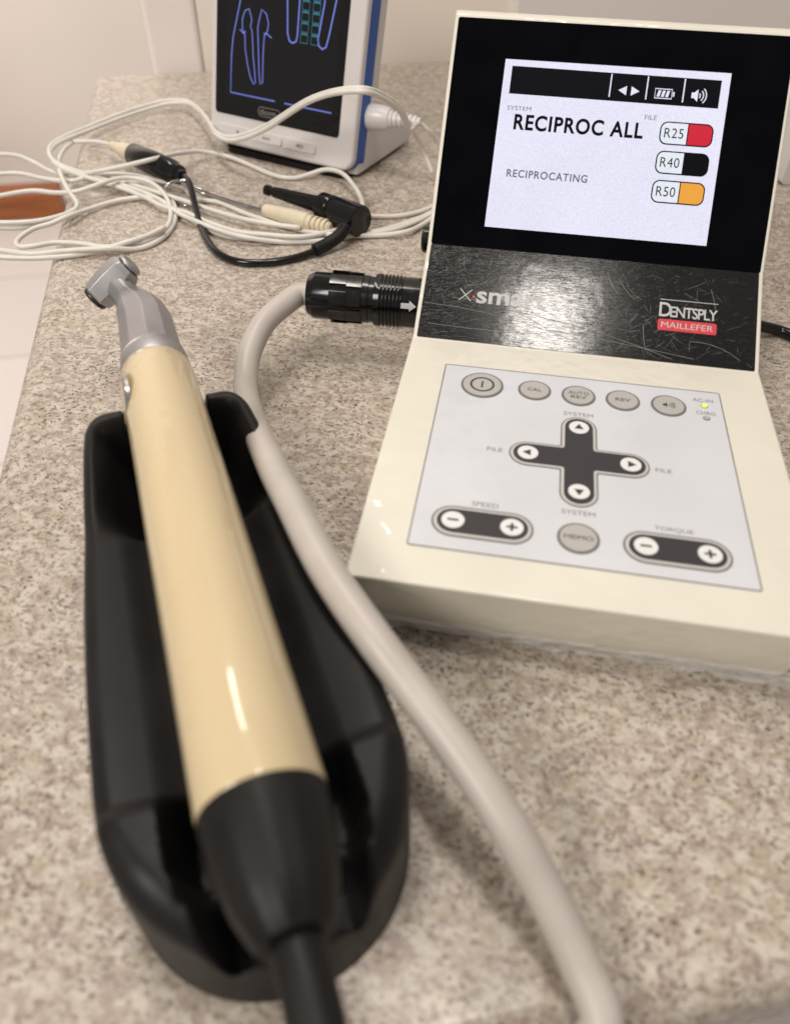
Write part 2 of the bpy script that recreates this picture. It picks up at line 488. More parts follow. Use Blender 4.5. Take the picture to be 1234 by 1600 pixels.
# ------------------------------------------------------------------ control unit
unit = empty('dental_motor_unit')
tag(unit, 'cream desktop motor control unit with lit colour screen and button panel', 'control unit')
W = 120.0
P0, P1, P2, P3 = Vector((0, 0, 25.83)), Vector((0, 114.05, 24.37)), Vector((0, 146.6, 43.87)), Vector((0, 201.2, 105.73))
prof = [(0, 25.83), (114.05, 24.37), (146.6, 43.87), (201.2, 105.73), (204.2, 106.2), (208.4, 102.6), (209, 98), (176, 58), (170, 30), (166, 2.0), (7, 2.0), (4.5, 3.2)]
mb = MB()
def inset(z): return 5.5 * max(0, 1 - z / 24.0)
L_ = [mb.v((inset(z), y, z)) for y, z in prof]; R_ = [mb.v((W - inset(z), y, z)) for y, z in prof]
mb.f(L_[::-1]); mb.f(R_)
for i in range(len(prof)):
    j = (i + 1) % len(prof); mb.f([L_[i], L_[j], R_[j], R_[i]])
bmesh.ops.triangulate(mb.bm, faces=[f for f in mb.bm.faces if len(f.verts) > 4])
mb.build('housing', M['cream'], unit, bevel=(.9, 3))

PAN = Plane(P0, (1, 0, 0), P1 - P0)
STR = Plane(P1, (1, 0, 0), P2 - P1)
LID = Plane(P2, (1, 0, 0), P3 - P2)

# black display front, screen
mb = MB(); slab(mb, LID, rrect(1.5, .2, 118.5, 81.0, .8), -.3, .25)
mb.build('display_front', M['black_gloss'], unit)
mb = MB()
W_, K_, RD, OR, GR, PL = range(6)
h = .32
flat(mb, LID, [(20.2, 7.95), (98.9, 7.95), (98.9, 67.35), (20.2, 67.35)], h, W_)
h1, h2 = h + .05, h + .10
flat(mb, LID, [(22.9, 55.4), (96.0, 55.1), (96.0, 64.7), (22.9, 65.1)], h1, K_)
for x, yb in ((58.2, 56.6), (70.9, 56.5), (83.6, 56.4)):
    flat(mb, LID, [(x - .2, yb), (x + .25, yb), (x + .25, 64.5), (x - .2, 64.5)], h2, W_)
for s_, x in ((-1, 64.0), (1, 65.6)):
    flat(mb, LID, [(x, 57.5), (x, 60.7), (x + s_ * 2.9, 59.1)][::s_], h2, W_)
stroke(mb, LID, [(73.9, 57.3), (79.7, 57.3), (79.7, 60.5), (73.9, 60.5)], .38, h2, W_, True)
flat(mb, LID, [(80.0, 58.1), (80.6, 58.1), (80.6, 59.7), (80.0, 59.7)], h2, W_)
for x in (74.5, 76.0, 77.5):
    flat(mb, LID, [(x, 57.8), (x + 1.0, 57.8), (x + 1.5, 60.0), (x + .5, 60.0)], h2, W_)
flat(mb, LID, [(86.4, 58.1), (87.3, 58.1), (87.3, 60.0), (86.4, 60.0)], h2, W_)
flat(mb, LID, [(87.3, 58.1), (88.6, 56.9), (88.6, 61.2), (87.3, 60.0)], h2, W_)
for r in (1.0, 2.1, 3.1):
    stroke(mb, LID, [(88.4 + r * math.cos(a), 59.05 + 1.05 * r * math.sin(a)) for a in [math.radians(-48 + 12 * k) for k in range(9)]], .38, h2, W_)
text(mb, LID, 'SYSTEM', 22.9, 49.7, 31.5, 51.2, h1, GR, 0)
text(mb, LID, 'RECIPROC ALL', 26.0, 42.9, 71.7, 48.5, h1, K_, .030, 1.12)
text(mb, LID, 'FILE', 71.6, 49.7, 75.8, 51.3, h1, GR, 0)
text(mb, LID, 'RECIPROCATING', 25.7, 26.2, 54.6, 29.0, h1, GR, .022, 1.14)
for (yc, lab, col) in ((45.6, 'R25', RD), (35.5, 'R40', K_), (25.4, 'R50', OR)):
    x0, x1 = 77.4, 95.7
    full = rrect(x0, yc - 4.0, x1, yc + 4.0, 2.6, 8)
    flat(mb, LID, full, h1, K_)
    inner = rrect(x0 + .45, yc - 3.55, x1 - .45, yc + 3.55, 2.2, 8)
    div = 87.0
    left = [(min(x, div - .2), y) for x, y in inner]; right = [(max(x, div + .2), y) for x, y in inner]
    def dd(q):
        o = []
        for p in q:
            if not o or (Vector(p) - Vector(o[-1])).length > 1e-4: o.append(p)
        return o
    left = [p for p in inner if p[0] < div]; right = [p for p in inner if p[0] >= div]
    # right list runs bottom corner -> top corner, left list runs top -> bottom
    flat(mb, LID, [(div + .2, yc - 3.55)] + right + [(div + .2, yc + 3.55)], h2, col)
    flat(mb, LID, [(div - .2, yc + 3.55)] + left + [(div - .2, yc - 3.55)], h2, PL)
    text(mb, LID, lab, 79.0, yc - 1.65, 85.6, yc + 1.75, h2 + .05, K_, 0, 1.08)
mb.build('screen', [M['lcd_white'], M['lcd_black'], M['lcd_red'], M['lcd_orange'], M['lcd_grey'], M['lcd_pale']], unit, recalc=False)

# scratched brand plate
mb = MB(); slab(mb, STR, rrect(1.6, .4, 118.2, 38.1, .5), -.3, .25)
hb = .31
stroke(mb, STR, [(14.6, 16.2), (19.0, 20.8)], .32, hb, 1)
stroke(mb, STR, [(14.7, 20.8), (18.9, 16.2)], .32, hb + .02, 1)
flat(mb, STR, circ(19.75, 18.1, .55, 14), hb, 2)
text(mb, STR, 'smart', 20.8, 15.7, 45.6, 21.6, hb, 1, .022)
text(mb, STR, 'D', 85.0, 17.7, 89.2, 23.2, hb, 1, .012)
text(mb, STR, 'ENTSPLY', 88.8, 17.7, 104.9, 21.9, hb, 1, .012, .86)
flat(mb, STR, [(85.0, 24.2), (104.9, 24.2), (104.9, 24.45), (85.0, 24.45)], hb, 1)
flat(mb, STR, rrect(84.8, 12.4, 104.8, 16.7, .7), hb, 2)
text(mb, STR, 'MAILLEFER', 86.0, 13.5, 103.6, 15.7, hb + .05, 1, .0)
rnd = random.Random(5)
def scratch(x, y, a, l, w, bend):
    pts = []
    for k in range(6):
        t = k / 5
        pts.append((x + math.cos(a + bend * t) * l * t, y + math.sin(a + bend * t) * l * t))
    if all(2.2 < p[0] < 117.6 and .8 < p[1] < 37.6 for p in pts):
        stroke(mb, STR, pts, w, hb + .02 + rnd.random() * .03, 3)
for k in range(850):
    if rnd.random() < .55: x, y = rnd.gauss(25, 22), rnd.gauss(27, 8)
    elif rnd.random() < .5: x, y = rnd.gauss(72, 16), rnd.gauss(14, 9)
    else: x, y = rnd.uniform(2, 118), rnd.uniform(1, 37)
    scratch(x, y, rnd.choice((rnd.gauss(.55, .28), rnd.gauss(-1.0, .28), rnd.gauss(.55, .28), rnd.uniform(0, 6.28))), rnd.choice((1.2, 2, 3, 4.5)) * rnd.uniform(.6, 1.5), rnd.choice((.02, .03, .04, .06)), rnd.uniform(-.2, .2))
for x, y, a, l, bd in ((2.5, 14, -.02, 60, -.16), (30, 14.5, -.09, 62, -.12), (5, 6, -.05, 40, .05), (48, 8, -.08, 50, -.03), (12, 17, .06, 36, -.3), (70, 31, -1.1, 10, .2), (96, 9, .1, 18, -.4), (66, 33, -1.4, 9, .3), (80, 14, -1.55, 9, .1), (104, 22, 1.7, 8, .1)):
    scratch(x, y, a, l, .11, bd)
mb.build('brand_plate', [M['brand'], M['white_text'], M['red_print'], M['scratch']], unit)

# membrane with its printed captions
mb = MB(); slab(mb, PAN, rrect(13.9, 13.2, 104.7, 99.2, .6), -.2, .14, 0, 1)
stroke(mb, PAN, rrect(14.05, 13.35, 104.55, 99.05, .6), .35, .19, 1, True)
hp = .2
text(mb, PAN, 'SYSTEM', 54.2, 77.8, 63.4, 79.6, hp, 2, 0)
text(mb, PAN, 'SYSTEM', 54.2, 32.5, 63.4, 34.3, hp, 2, 0)
text(mb, PAN, 'FILE', 31.6, 55.7, 36.3, 57.4, hp, 2, 0)
text(mb, PAN, 'FILE', 81.2, 55.1, 85.9, 56.8, hp, 2, 0)
text(mb, PAN, 'SPEED', 29.4, 31.0, 36.9, 32.8, hp, 2, 0)
text(mb, PAN, 'TORQUE', 79.2, 30.4, 89.6, 32.2, hp, 2, 0)
text(mb, PAN, 'AC-IN', 95.6, 93.1, 102.0, 94.9, hp, 2, 0)
text(mb, PAN, 'CHRG', 96.0, 86.2, 102.0, 88.0, hp, 2, 0)
mb.build('control_panel', [M['membrane'], M['ringgrey'], M['grey_print']], unit, recalc=True)

def round_button(name, x, y, r, lab=None, draw=None, fs=None, ring=.75):
    mb = MB()
    slab(mb, PAN, circ(x, y, r), .1, .34, 1, 1)
    slab(mb, PAN, circ(x, y, r - ring), .33, .55, 0, 0)
    if lab:
        lines = lab if isinstance(lab, list) else [lab]
        for i, (t, w) in enumerate(lines):
            yy = y + (len(lines) - 1) * 1.15 - i * 2.3
            text(mb, PAN, t, x - w / 2, yy - .8, x + w / 2, yy + .8, .62, 2, 0)
    if draw: draw(mb, x, y)
    return mb.build(name, [M['btn'], M['ringgrey'], M['dark_print']], unit, recalc=True)
def power_sign(mb, x, y):
    stroke(mb, PAN, circ(x, y, 3.7, 32), .7, .62, 2, True)
    flat(mb, PAN, [(x - .3, y - 1.8), (x + .3, y - 1.8), (x + .3, y + 1.8), (x - .3, y + 1.8)], .62, 2)
def sound_sign(mb, x, y):
    flat(mb, PAN, [(x - 1.9, y - .5), (x - 1.3, y - .5), (x - .5, y - 1.2), (x - .5, y + 1.2), (x - 1.3, y + .5), (x - 1.9, y + .5)], .62, 2)
    for r in (.7, 1.5, 2.3):
        stroke(mb, PAN, [(x - .4 + r * math.cos(a), y + r * math.sin(a)) for a in [math.radians(-45 + 15 * k) for k in range(7)]], .3, .62, 2)
round_button('power_button', 27.3, 88.9, 7.0, draw=power_sign)
round_button('function_button', 44.5, 89.2, 5.4, [('CAL', 4.6)])
round_button('function_button', 58.8, 88.8, 5.5, [('AUTO', 6.6), ('REV', 5)])
round_button('function_button', 73.0, 88.9, 5.5, [('REV', 4.8)])
round_button('function_button', 87.5, 88.8, 5.6, draw=sound_sign)
round_button('memory_button', 58.8, 23.5, 5.7, [('MEMO', 7.8)])

def dial(mb, x, y, r, sign, hh):
    slab(mb, PAN, circ(x, y, r), hh - .1, hh + .05, 3, 3)
    z = hh + .1
    if sign in '+-':
        flat(mb, PAN, [(x - 1.5, y - .38), (x + 1.5, y - .38), (x + 1.5, y + .38), (x - 1.5, y + .38)], z, 2)
        if sign == '+':
            for q in (1, -1):
                flat(mb, PAN, [(x - .38, y + .381 * q), (x + .38, y + .381 * q), (x + .38, y + 1.5 * q), (x - .38, y + 1.5 * q)][::q], z, 2)
    else:
        a0 = {'^': 90, 'v': -90, '<': 180, '>': 0}[sign]
        flat(mb, PAN, [(x + 1.65 * math.cos(math.radians(a0 + k)), y + 1.65 * math.sin(math.radians(a0 + k))) for k in (0, 120, 240)], z, 2)
PADM = [M['ringgrey'], M['ringlight'], M['pad_dark'], M['pad_white']]
mb = MB()
cx, cy = 58.9, 56.4
slab(mb, PAN, cross_shape(cx, cy, 15.2, 5.5, .5), .1, .28, 0)
slab(mb, PAN, cross_shape(cx, cy, 15.2, 5.05, .7), .2, .34, 1)
slab(mb, PAN, cross_shape(cx, cy, 15.2, 4.25, 1.0), .3, .62, 2)
for dx, dy, sg in ((0, 15.0, '^'), (0, -14.7, 'v'), (-15.1, 0, '<'), (15.1, 0, '>')): dial(mb, cx + dx, cy + dy, 3.05, sg, .70)
mb.build('arrow_pad', PADM, unit)
for x0, x1, y in ((25.0, 41.0, 24.0), (76.4, 92.9, 23.5)):
    mb = MB()
    slab(mb, PAN, capsule(x0, x1, y, 5.9), .1, .28, 0)
    slab(mb, PAN, capsule(x0, x1, y, 5.3), .2, .34, 1)
    slab(mb, PAN, capsule(x0, x1, y, 4.4), .3, .62, 2)
    dial(mb, x0, y, 3.15, '-', .70); dial(mb, x1, y, 3.15, '+', .70)
    mb.build('rocker_button', PADM, unit)
for y, m in ((91.0, M['led_on']), (84.4, M['btn'])):
    mb = MB(); slab(mb, PAN, circ(99.0, y, 1.15, 20), .1, .26, 1); slab(mb, PAN, circ(99.0, y, .85, 20), .2, .42, 0)
    mb.build('indicator_lamp', [m, M['ringgrey']], unit)

# wrinkled clear film along the underside and front of the housing
mb = MB()
rows = []
for k in range(7):
    t = k / 6; row = []
    for i in range(90):
        x = 2 + 116 * i / 89
        w = noise.noise(Vector((x * .16, t * 2.2, 3.1))); w2 = noise.noise(Vector((x * .5, t * 5, 9)))
        y = 3.0 - t * (.6 + 1.6 * x / 118) + (w * 1.8 + w2 * .6) * t - (1 - t) * 1.4
        z = 6.0 * (1 - t) + 3.6 + 1.0 * noise.noise(Vector((x * .12, 7, t))) * t
        row.append(mb.v((x, y + .35 * (9.5 - z) * .3, z)))
    rows.append(row)
for a, b in zip(rows, rows[1:]):
    for i in range(89): mb.f([a[i], a[i + 1], b[i + 1], b[i]], 0, True)
mb.build('plastic_film', M['film'], unit, recalc=False)
# little black knob on the side
mb = MB(); lathe(mb, (0.2, 158, 40), (-1, 0, 0), [(0, 5), (2.6, 5), (3.4, 4.2), (3.6, 0.3)], 24)
mb.build('side_knob', M['black_plug'], unit, sharp=40)

# ------------------------------------------------------------------ motor cable with its screw plug
mc = empty('motor_cable')
tag(mc, 'thick pale grey cable looping from the black plug over the cradle edge', 'cable')
pz = 24
A0 = at(482, 460, pz); A1 = Vector((1.5, at(655, 474, pz).y, pz))
ax = (A1 - A0).normalized(); LN = (A1 - A0).length
mb = MB()
pr = [(0, 5.2), (0.3, 7.4), (2.6, 8.6), (3.0, 8.8), (24, 8.8), (24.2, 8.5), (26, 8.5), (26.3, 9.6), (28.2, 9.8)]
x = 28.2
while x < 35.5:
    pr += [(x, 9.8), (x + .5, 9.8), (x + .7, 9.2), (x + 1.2, 9.2), (x + 1.4, 9.8)]; x += 1.4
pr += [(x + .3, 9.3), (LN, 9.3)]
lathe(mb, A0, ax, pr, 40)
mb_plug = mb
nrm = Vector((0, 0, 1)); nrm = (nrm - ax * nrm.dot(ax)).normalized(); bi = ax.cross(nrm)
for k in range(8):                                        # raised grip ribs of the plug
    a0 = 2 * math.pi * k / 8 + .3
    for half in (0, 1):
        s0, s1 = (9.5, 15.8) if half == 0 else (15.9, 21.5)
        aw = .23 if half == 0 else .30
        ring = []
        for sdist in (s0, s1):
            for rr in (8.6, 9.75 if half == 0 else 9.55):
                ring.append([A0 + ax * sdist + (nrm * math.cos(a0 + q) + bi * math.sin(a0 + q)) * rr for q in (-aw, 0, aw)])
        V_ = [[mb.v(p) for p in r] for r in ring]
        b0, t0, b1, t1 = V_
        for i in (0, 1):
            mb.f([t0[i], t0[i + 1], t1[i + 1], t1[i]]); 
        mb.f([b0[0], b0[1], b0[2], t0[2], t0[1], t0[0]]); mb.f([b1[0], t1[0], t1[1], t1[2], b1[2], b1[1]])
        mb.f([b0[0], t0[0], t1[0], b1[0]]); mb.f([b0[2], b1[2], t1[2], t0[2]])
# white arrow, wrapped on the barrel towards the viewer
vc = (CAM_P - A1); vc = (vc - ax * vc.dot(ax)).normalized(); vb = ax.cross(vc)
def barrel(sd, tt, r=9.46):
    a = tt / r + math.radians(ARO); return A0 + ax * sd + (vc * math.cos(a) + vb * math.sin(a)) * r
ARO = 8.0
a_s = LN - 8.8
for q in range(4):
    t0, t1 = -1.0 + .5 * q, -.5 + .5 * q
    mb.poly([barrel(a_s, t0), barrel(a_s + 3.4, t0), barrel(a_s + 3.4, t1), barrel(a_s, t1)], 1)
for q in range(4):
    t0, t1 = -2.0 + q, -1.0 + q
    mb.poly([barrel(a_s + 3.4, t0), barrel(a_s + 3.4 + 2.6 * (1 - abs(t0) / 2.0), t0), barrel(a_s + 3.4 + 2.6 * (1 - abs(t1) / 2.0), t1), barrel(a_s + 3.4, t1)], 1)
mb.build('plug', [M['black_plug'], M['white_text']], mc, sharp=32)
mb = MB()
pts = [A0 + ax * 3, A0 - ax * 3] + [at(u, v, z) for u, v, z in ((447, 474, 23), (413, 505, 21), (390, 552, 17), (384, 602, 13.5), (391, 645, 19), (409, 692, 28), (430, 738, 34.5), (455, 785, 37), (510, 890, 37), (580, 992, 35.5), (650, 1085, 31), (730, 1192, 27), (800, 1300, 22), (860, 1410, 14), (905, 1505, 8.5), (940, 1600, 5))]
pts += [ab(28, -106, 1), ab(22, -122, -16), ab(6, -134, -60), ab(-20, -140, -120)]
cable(mb, pts, 4.35, 1.6, 20)
mb.build('cable', M['grey_cable'], mc)

# ------------------------------------------------------------------ cradle
AX = Vector((.4908, -.8713, 0)); TX = Vector((.8713, .4908, 0)); O_ = TX * -33.0
def cr(s, t, z): return O_ + AX * s + TX * t + Vector((0, 0, z))
def zax(s): return 36 + (s + 94) * .0397
def lerp(tab, s):
    for (a, x), (b, y) in zip(tab, tab[1:]):
        if s <= b: return x + (y - x) * ss(s, a, b) if False else x + (y - x) * (s - a) / (b - a)
    return tab[-1][1]
HW = [(-80, 23), (-70, 24), (-30, 28.5), (0, 29.8), (40, 30.2), (55, 29.5), (63, 27.5), (70, 24.5), (75, 20), (79.5, 14), (82.3, 8.5), (84, 1.0)]
def half_width(s):
    if s > 40: return max(.8, 31.4 * math.sqrt(max(0, 1 - ((s - 40) / 39.55) ** 2.5)))
    w = 23.4 + 8.0 * math.sin(math.pi / 2 * max(0, s + 80) / 120) ** .9
    if s < -70: w -= 6.5 * (1 - math.sqrt(max(0, 1 - ((-70 - s) / 10) ** 2)))
    return w
def H(s, t):
    hw = half_width(s); at_ = abs(t)
    zm = zax(s) - 12.4
    mid = zm + 2.6 * ss(at_, 11, hw - 2) + .4
    if at_ > 9: mid -= 2.2 * ss(at_, 9, 12) * (1 - ss(at_, 12, 20))
    wing = 33.5 - 4.0 * ss(s, -70, -30)                     # curved side walls at the rear, a bowl between them
    inn = ss(at_, 9.0, hw - 2.5)
    bowl = 3 + (wing - 3) * inn ** 1.2
    saddle = zm - 1 + (wing - zm + 1) * ss(at_, 10.0, 13.0)    # rounded end with its saddle for the handpiece
    trough = saddle + (bowl - saddle) * ss(s, -74.5, -68)
    h = trough + (mid - trough) * ss(s, -44, -28)
    lip = 34.0 - 7 * ss(s, 58, 84)
    pin = ss(at_, 15.5, 19.5)
    pocket = 9 + (lip - 9) * pin
    ridge = 22 + (lip - 22) * ss(at_, 13, 19)
    pocket += (ridge - pocket) * ss(s, 60, 63.5)
    cav = 10 + (lip - 10) * ss(at_, 11, 17)
    pocket += (cav - pocket) * ss(s, 65.5, 69)
    brim = 25 + (lip - 25) * ss(at_, 6, 13)
    lp = pocket + (brim - pocket) * ss(s, 75, 79)
    h = h + (lp - h) * ss(s, 45.5, 50)
    de = hw - at_
    r = 4.5 + 2.5 * ss(s, 45, 60)
    if de < r: h -= r - math.sqrt(max(0, r * r - (r - de) ** 2))
    ds = s + 80; r2 = 5.5
    if ds < r2: h -= (r2 - math.sqrt(max(0, r2 * r2 - (r2 - ds) ** 2))) * .9
    ds = 79.5 - s
    if ds < 5: h -= 5 - math.sqrt(max(0, 25 - (5 - ds) ** 2))
    return max(2.0, h)
mb = MB()
ns, nt = 300, 130
rings = []
for i in range(ns + 1):
    s = -80 + 159.5 * i / ns
    hw = half_width(s)
    row = []
    for j in range(nt + 1):
        tau = -1 + 2 * j / nt
        tau = math.copysign(1 - (1 - abs(tau)) ** 1.25, tau)
        t = hw * tau
        row.append(mb.v(cr(s, t, H(s, t))))
    rings.append((s, hw, row))
for (s0, h0, a), (s1, h1_, b) in zip(rings, rings[1:]):
    for j in range(nt): mb.f([a[j], a[j + 1], b[j + 1], b[j]], 0, True)
# outer skirt
loop = [r[2][0] for r in rings] + rings[-1][2][1:] + [r[2][-1] for r in rings[::-1]][1:] + rings[0][2][::-1][1:-1]
cen = cr(0, 0, 0)
low = []
for v_ in loop:
    p = v_.co / S; d = (p - cen); d.z = 0
    q = p + d.normalized() * .9; low.append(mb.v((q.x, q.y, .05)))
n = len(loop)
for i in range(n):
    j = (i + 1) % n; mb.f([loop[i], loop[j], low[j], low[i]], 0, True)
o = mb.build('handpiece_cradle', M['black_matte'], sharp=60)
tag(o, 'boat-shaped matte black cradle holding the cream handpiece on the granite', 'cradle')

# ------------------------------------------------------------------ handpiece
hp_ = empty('dental_handpiece')
tag(hp_, 'cream motor handpiece with metal angled head lying in the black cradle', 'handpiece')
B0 = cr(-86.5, 0, zax(-86.5)); B1 = cr(60.5, 0, zax(60.5)); ha = (B1 - B0).normalized(); HL = (B1 - B0).length
mb = MB()
lathe(mb, B0, ha, [(-.2, 9.6), (0, 10.5), (.5, 10.8), (6, 11.0), (30, 11.35), (80, 11.7), (120, 11.9), (HL - .6, 12.0), (HL, 11.7)], 64)
mb.build('motor_body', M['handpiece'], hp_, sharp=40)
# round metal switch in the flank
flank = (-TX * .985 + Vector((0, 0, .17))).normalized()
mb = MB()
sc_ = B0 + ha * 14 + flank * 9.75
lathe(mb, sc_, flank, [(0, 8.8), (1.0, 8.8), (1.5, 8.3), (1.5, 7.5), (1.2, 7.2)], 36)
bt = MB(); lathe(bt, sc_, flank, [(0, 6.6), (1.3, 6.6), (1.6, 5.9), (1.7, .4)], 32)
ring = mb.build('switch_ring', M['steel'], hp_, sharp=35)
bt.build('switch_button', M['handpiece'], ring, sharp=35)
# black faceted end cap, strain relief, cable
mb = MB()
lathe(mb, B1, ha, [(-.3, 11.2), (0, 11.9), (1.0, 11.95), (4, 11.7), (9, 11.0), (15, 9.75), (17, 9.2), (20, 8.0), (22.4, 6.9), (23, 6.5), (23.2, 4.2)], 72, ref=Vector((0, 0, 1)), facets=12)
mb.build('end_cap', M['black_rubber'], hp_, sharp=50)
mb = MB()
e0 = B1 + ha * 22.5
path = spline([e0, e0 + ha * 12 + Vector((0, 0, -.4)), e0 + ha * 26 + Vector((-.6, 0, -2.2)), e0 + ha * 42 + Vector((-3, 0, -12)), ab(-36, -140, -30), ab(-34, -142, -60), ab(-20, -140, -120)], 1.5)
nn_ = len(path)
rr = []
for i in range(nn_):
    t = i / nn_
    rr.append(4.5 - .4 * ss(t, 0, .35))
tube(mb, path, rr, 22)
mb.build('strain_relief', M['black_rubber'], hp_)
# metal contra angle
mb = MB()
cp = [(B0 + ha * .5, 10.2), (B0 - ha * 1.0, 10.2), (B0 - ha * 6.5, 10.0), (B0 - ha * 11, 9.75), (at(229, 508, 36.5), 9.1), (at(220, 489, 37.0), 8.2), (at(213, 479, 37.4), 6.8), (at(206, 471, 37.8), 5.5), (at(199, 464, 38.4), 5.1), (at(189, 452, 39.4), 5.0), (at(178, 439, 40.5), 4.9)]
tube(mb, [c[0] for c in cp], [c[1] for c in cp], 10)
angle = mb.build('contra_angle', M['satin'], hp_, bevel=(.5, 2))
mb = MB(); lathe(mb, B0 - ha * 9.0, ha, [(0, 9.7), (.4, 10.2), (1.4, 10.25), (1.6, 10.05), (2.2, 10.05), (2.4, 10.35), (8.3, 10.7), (8.9, 10.4)], 56)
mb.build('collar', M['satin'], angle, sharp=35)
# flat on the neck
ri, up_, bk = RM.col[0].copy(), RM.col[1].copy(), RM.col[2].copy()
hc = at(178, 439, 41)
hax = (ri * .74 + up_ * .64 + bk * .12).normalized()
mb = MB()
lathe(mb, hc, hax, [(-10.0, 2.0), (-9.9, 4.2), (-9.3, 4.5), (-8.4, 4.6)], 28, 1)
lathe(mb, hc, hax, [(-8.4, 4.3), (-8.3, 5.2), (-7.4, 5.6), (-1.5, 6.2), (4.6, 6.2), (6.8, 4.9), (7.2, 4.4)], 6, 0, ref=bk * .8 + ri * .35)
lathe(mb, hc, hax, [(6.9, 4.0), (7.4, 4.0), (7.8, 4.0)], 28, 1)
lathe(mb, hc, hax, [(7.6, 4.2), (7.7, 4.5), (8.6, 4.2), (9.2, 3.2), (9.3, .4)], 28, 0)
mb.build('head', [M['satin'], M['dark_ring']], angle, bevel=(.5, 2))

# ------------------------------------------------------------------ apex locator monitor
mon = empty('apex_locator')
tag(mon, 'white tabletop root canal meter with dark screen and blue edge stripe', 'monitor')
phi, th = -.33, .262
e1 = Vector((math.cos(phi), math.sin(phi), 0)); nb = Vector((-math.sin(phi), math.cos(phi), 0)); eup = nb * math.sin(th) + Vector((0, 0, math.cos(th)))
MON = Plane((-147.45, 332.17, 20.97), e1, eup)
mb = MB()
out = rrect(-4.8, -15.6, 92, 112, 7, 8)
slab(mb, MON, out, -4.5, 0)
mb.build('front_frame', M['white_plastic'], mon, bevel=(1.6, 4))
mb = MB(); slab(mb, MON, rrect(-5.2, -16.0, 92.5, 112.4, 7, 8), -12.5, -4.2)
mb.build('blue_trim', M['blue'], mon, bevel=(.6, 2))
mb = MB(); slab(mb, MON, rrect(-3.0, -12, 90.0, 110, 7, 8), -24, -12.0)
mb.build('back_shell', M['white_plastic'], mon, bevel=(4, 4))
# wedge foot behind the frame
mb = MB()
def mz(x, bk_, z): return Vector((MON.o.x, MON.o.y, 0)) + e1 * x + nb * bk_ + Vector((0, 0, z))
fp = [(1.5, 4), (7, 37), (12, 39.5), (24, 37), (44, 28), (60, 17), (68, 9), (69, 4), (66, 2.2), (2, 2.2)]
secs = []
for x, k in ((-4.0, .80), (-3.2, .92), (-1.5, 1.0), (87, 1.0), (90.6, .985), (91.6, .96), (92.0, .92)):
    secs.append([mz(x, 34 + (b_ - 34) * k, 3 + (z_ - 3) * (k if z_ > 5 else 1)) for b_, z_ in fp])
mb.loft(secs, 0, smooth=False)
mb.build('foot', M['white_plastic'], mon, bevel=(1.2, 3))
mb = MB()
slab(mb, Plane(mz(0, 0, .05), e1, nb), rrect(2, -2, 88, 62, 8), 0, 3.2)
mb.build('rubber_base', M['black_rubber'], mon, bevel=(.5, 2))
# glass
mb = MB()
slab(mb, MON, rrect(-.8, 0, 82.2, 104, 2.0), -.2, .3, 0)
flat(mb, MON, [(6.2, 9.6), (77.5, 9.6), (77.5, 96), (6.2, 96)], .36, 1)
hm = .42
LW = .62
stroke(mb, MON, [(15.5, 62), (14.6, 55), (12.4, 46), (10.5, 38), (9.8, 30), (9.7, 11.4), (39.8, 11.4)], LW, hm, 2)
stroke(mb, MON, [(46.2, 11.4), (76.5, 11.4)], LW, hm, 2)
toothL = [(21.8, 44.5), (22.6, 48), (20.6, 52.6), (18.0, 51.5), (16.4, 47.5), (16.6, 43.0), (18.4, 40.2), (18.8, 34), (20.6, 27), (23.0, 20.5), (25.3, 17.5), (26.4, 18.6), (25.6, 24), (24.3, 31), (23.6, 38), (22.9, 43)]
stroke(mb, MON, toothL, .55, hm, 2, True)
toothR = [(26.6, 44.5), (27.4, 48.5), (28.8, 53.2), (31.8, 51.6), (33.4, 47.6), (33.0, 44), (31.0, 41.0), (30.8, 34), (31.0, 26), (31.2, 19.2), (29.6, 18.2), (28.6, 24), (27.8, 32), (27.2, 39)]
stroke(mb, MON, toothR, .55, hm, 2, True)
stroke(mb, MON, [(15.0, 42.4), (17.4, 41.0), (18.9, 42.0)], .6, hm + .03, 2)
stroke(mb, MON, [(30.6, 42.4), (32.8, 42.6), (35.8, 41.0)], .6, hm + .03, 2)
stroke(mb, MON, [(44.2, 80), (44.6, 60), (45.8, 44.5), (47.2, 41.2), (49.2, 40.4), (51.4, 41.4), (52.0, 44.5), (52.2, 60), (52.4, 80)], .8, hm, 2)
stroke(mb, MON, [(67.6, 80), (67.2, 60), (64.8, 44), (65.6, 41.2), (67.8, 40.0), (70.0, 41.2), (71.4, 47), (74.0, 62), (77, 80)], .8, hm, 2)
for k in range(8):
    y = 41.3 + 4.9 * k
    stroke(mb, MON, [(54.0, y), (58.5, y), (58.5, y + 3.7), (54.0, y + 3.7)], .4, hm, 3, True)
    stroke(mb, MON, [(60.6, y), (65.0, y), (65.0, y + 3.7), (60.6, y + 3.7)], .4, hm, 3, True)
    flat(mb, MON, [(54.3, y + 3.9), (58.3, y + 3.9), (58.3, y + 4.5), (54.3, y + 4.5)], hm + .02, 3)
    flat(mb, MON, [(60.8, y + 3.9), (64.8, y + 3.9), (64.8, y + 4.5), (60.8, y + 4.5)], hm + .02, 3)
text(mb, MON, 'dom', 30.0, 3.6, 41.0, 6.4, hm, 4, .01)
stroke(mb, MON, rrect(29.0, 2.7, 44, 7.2, 2.2), .35, hm, 4, True)
mb.build('screen', [M['mon_bezel'], M['mon_dark'], M['mon_blue'], M['mon_cyan'], M['grey_print']], mon)
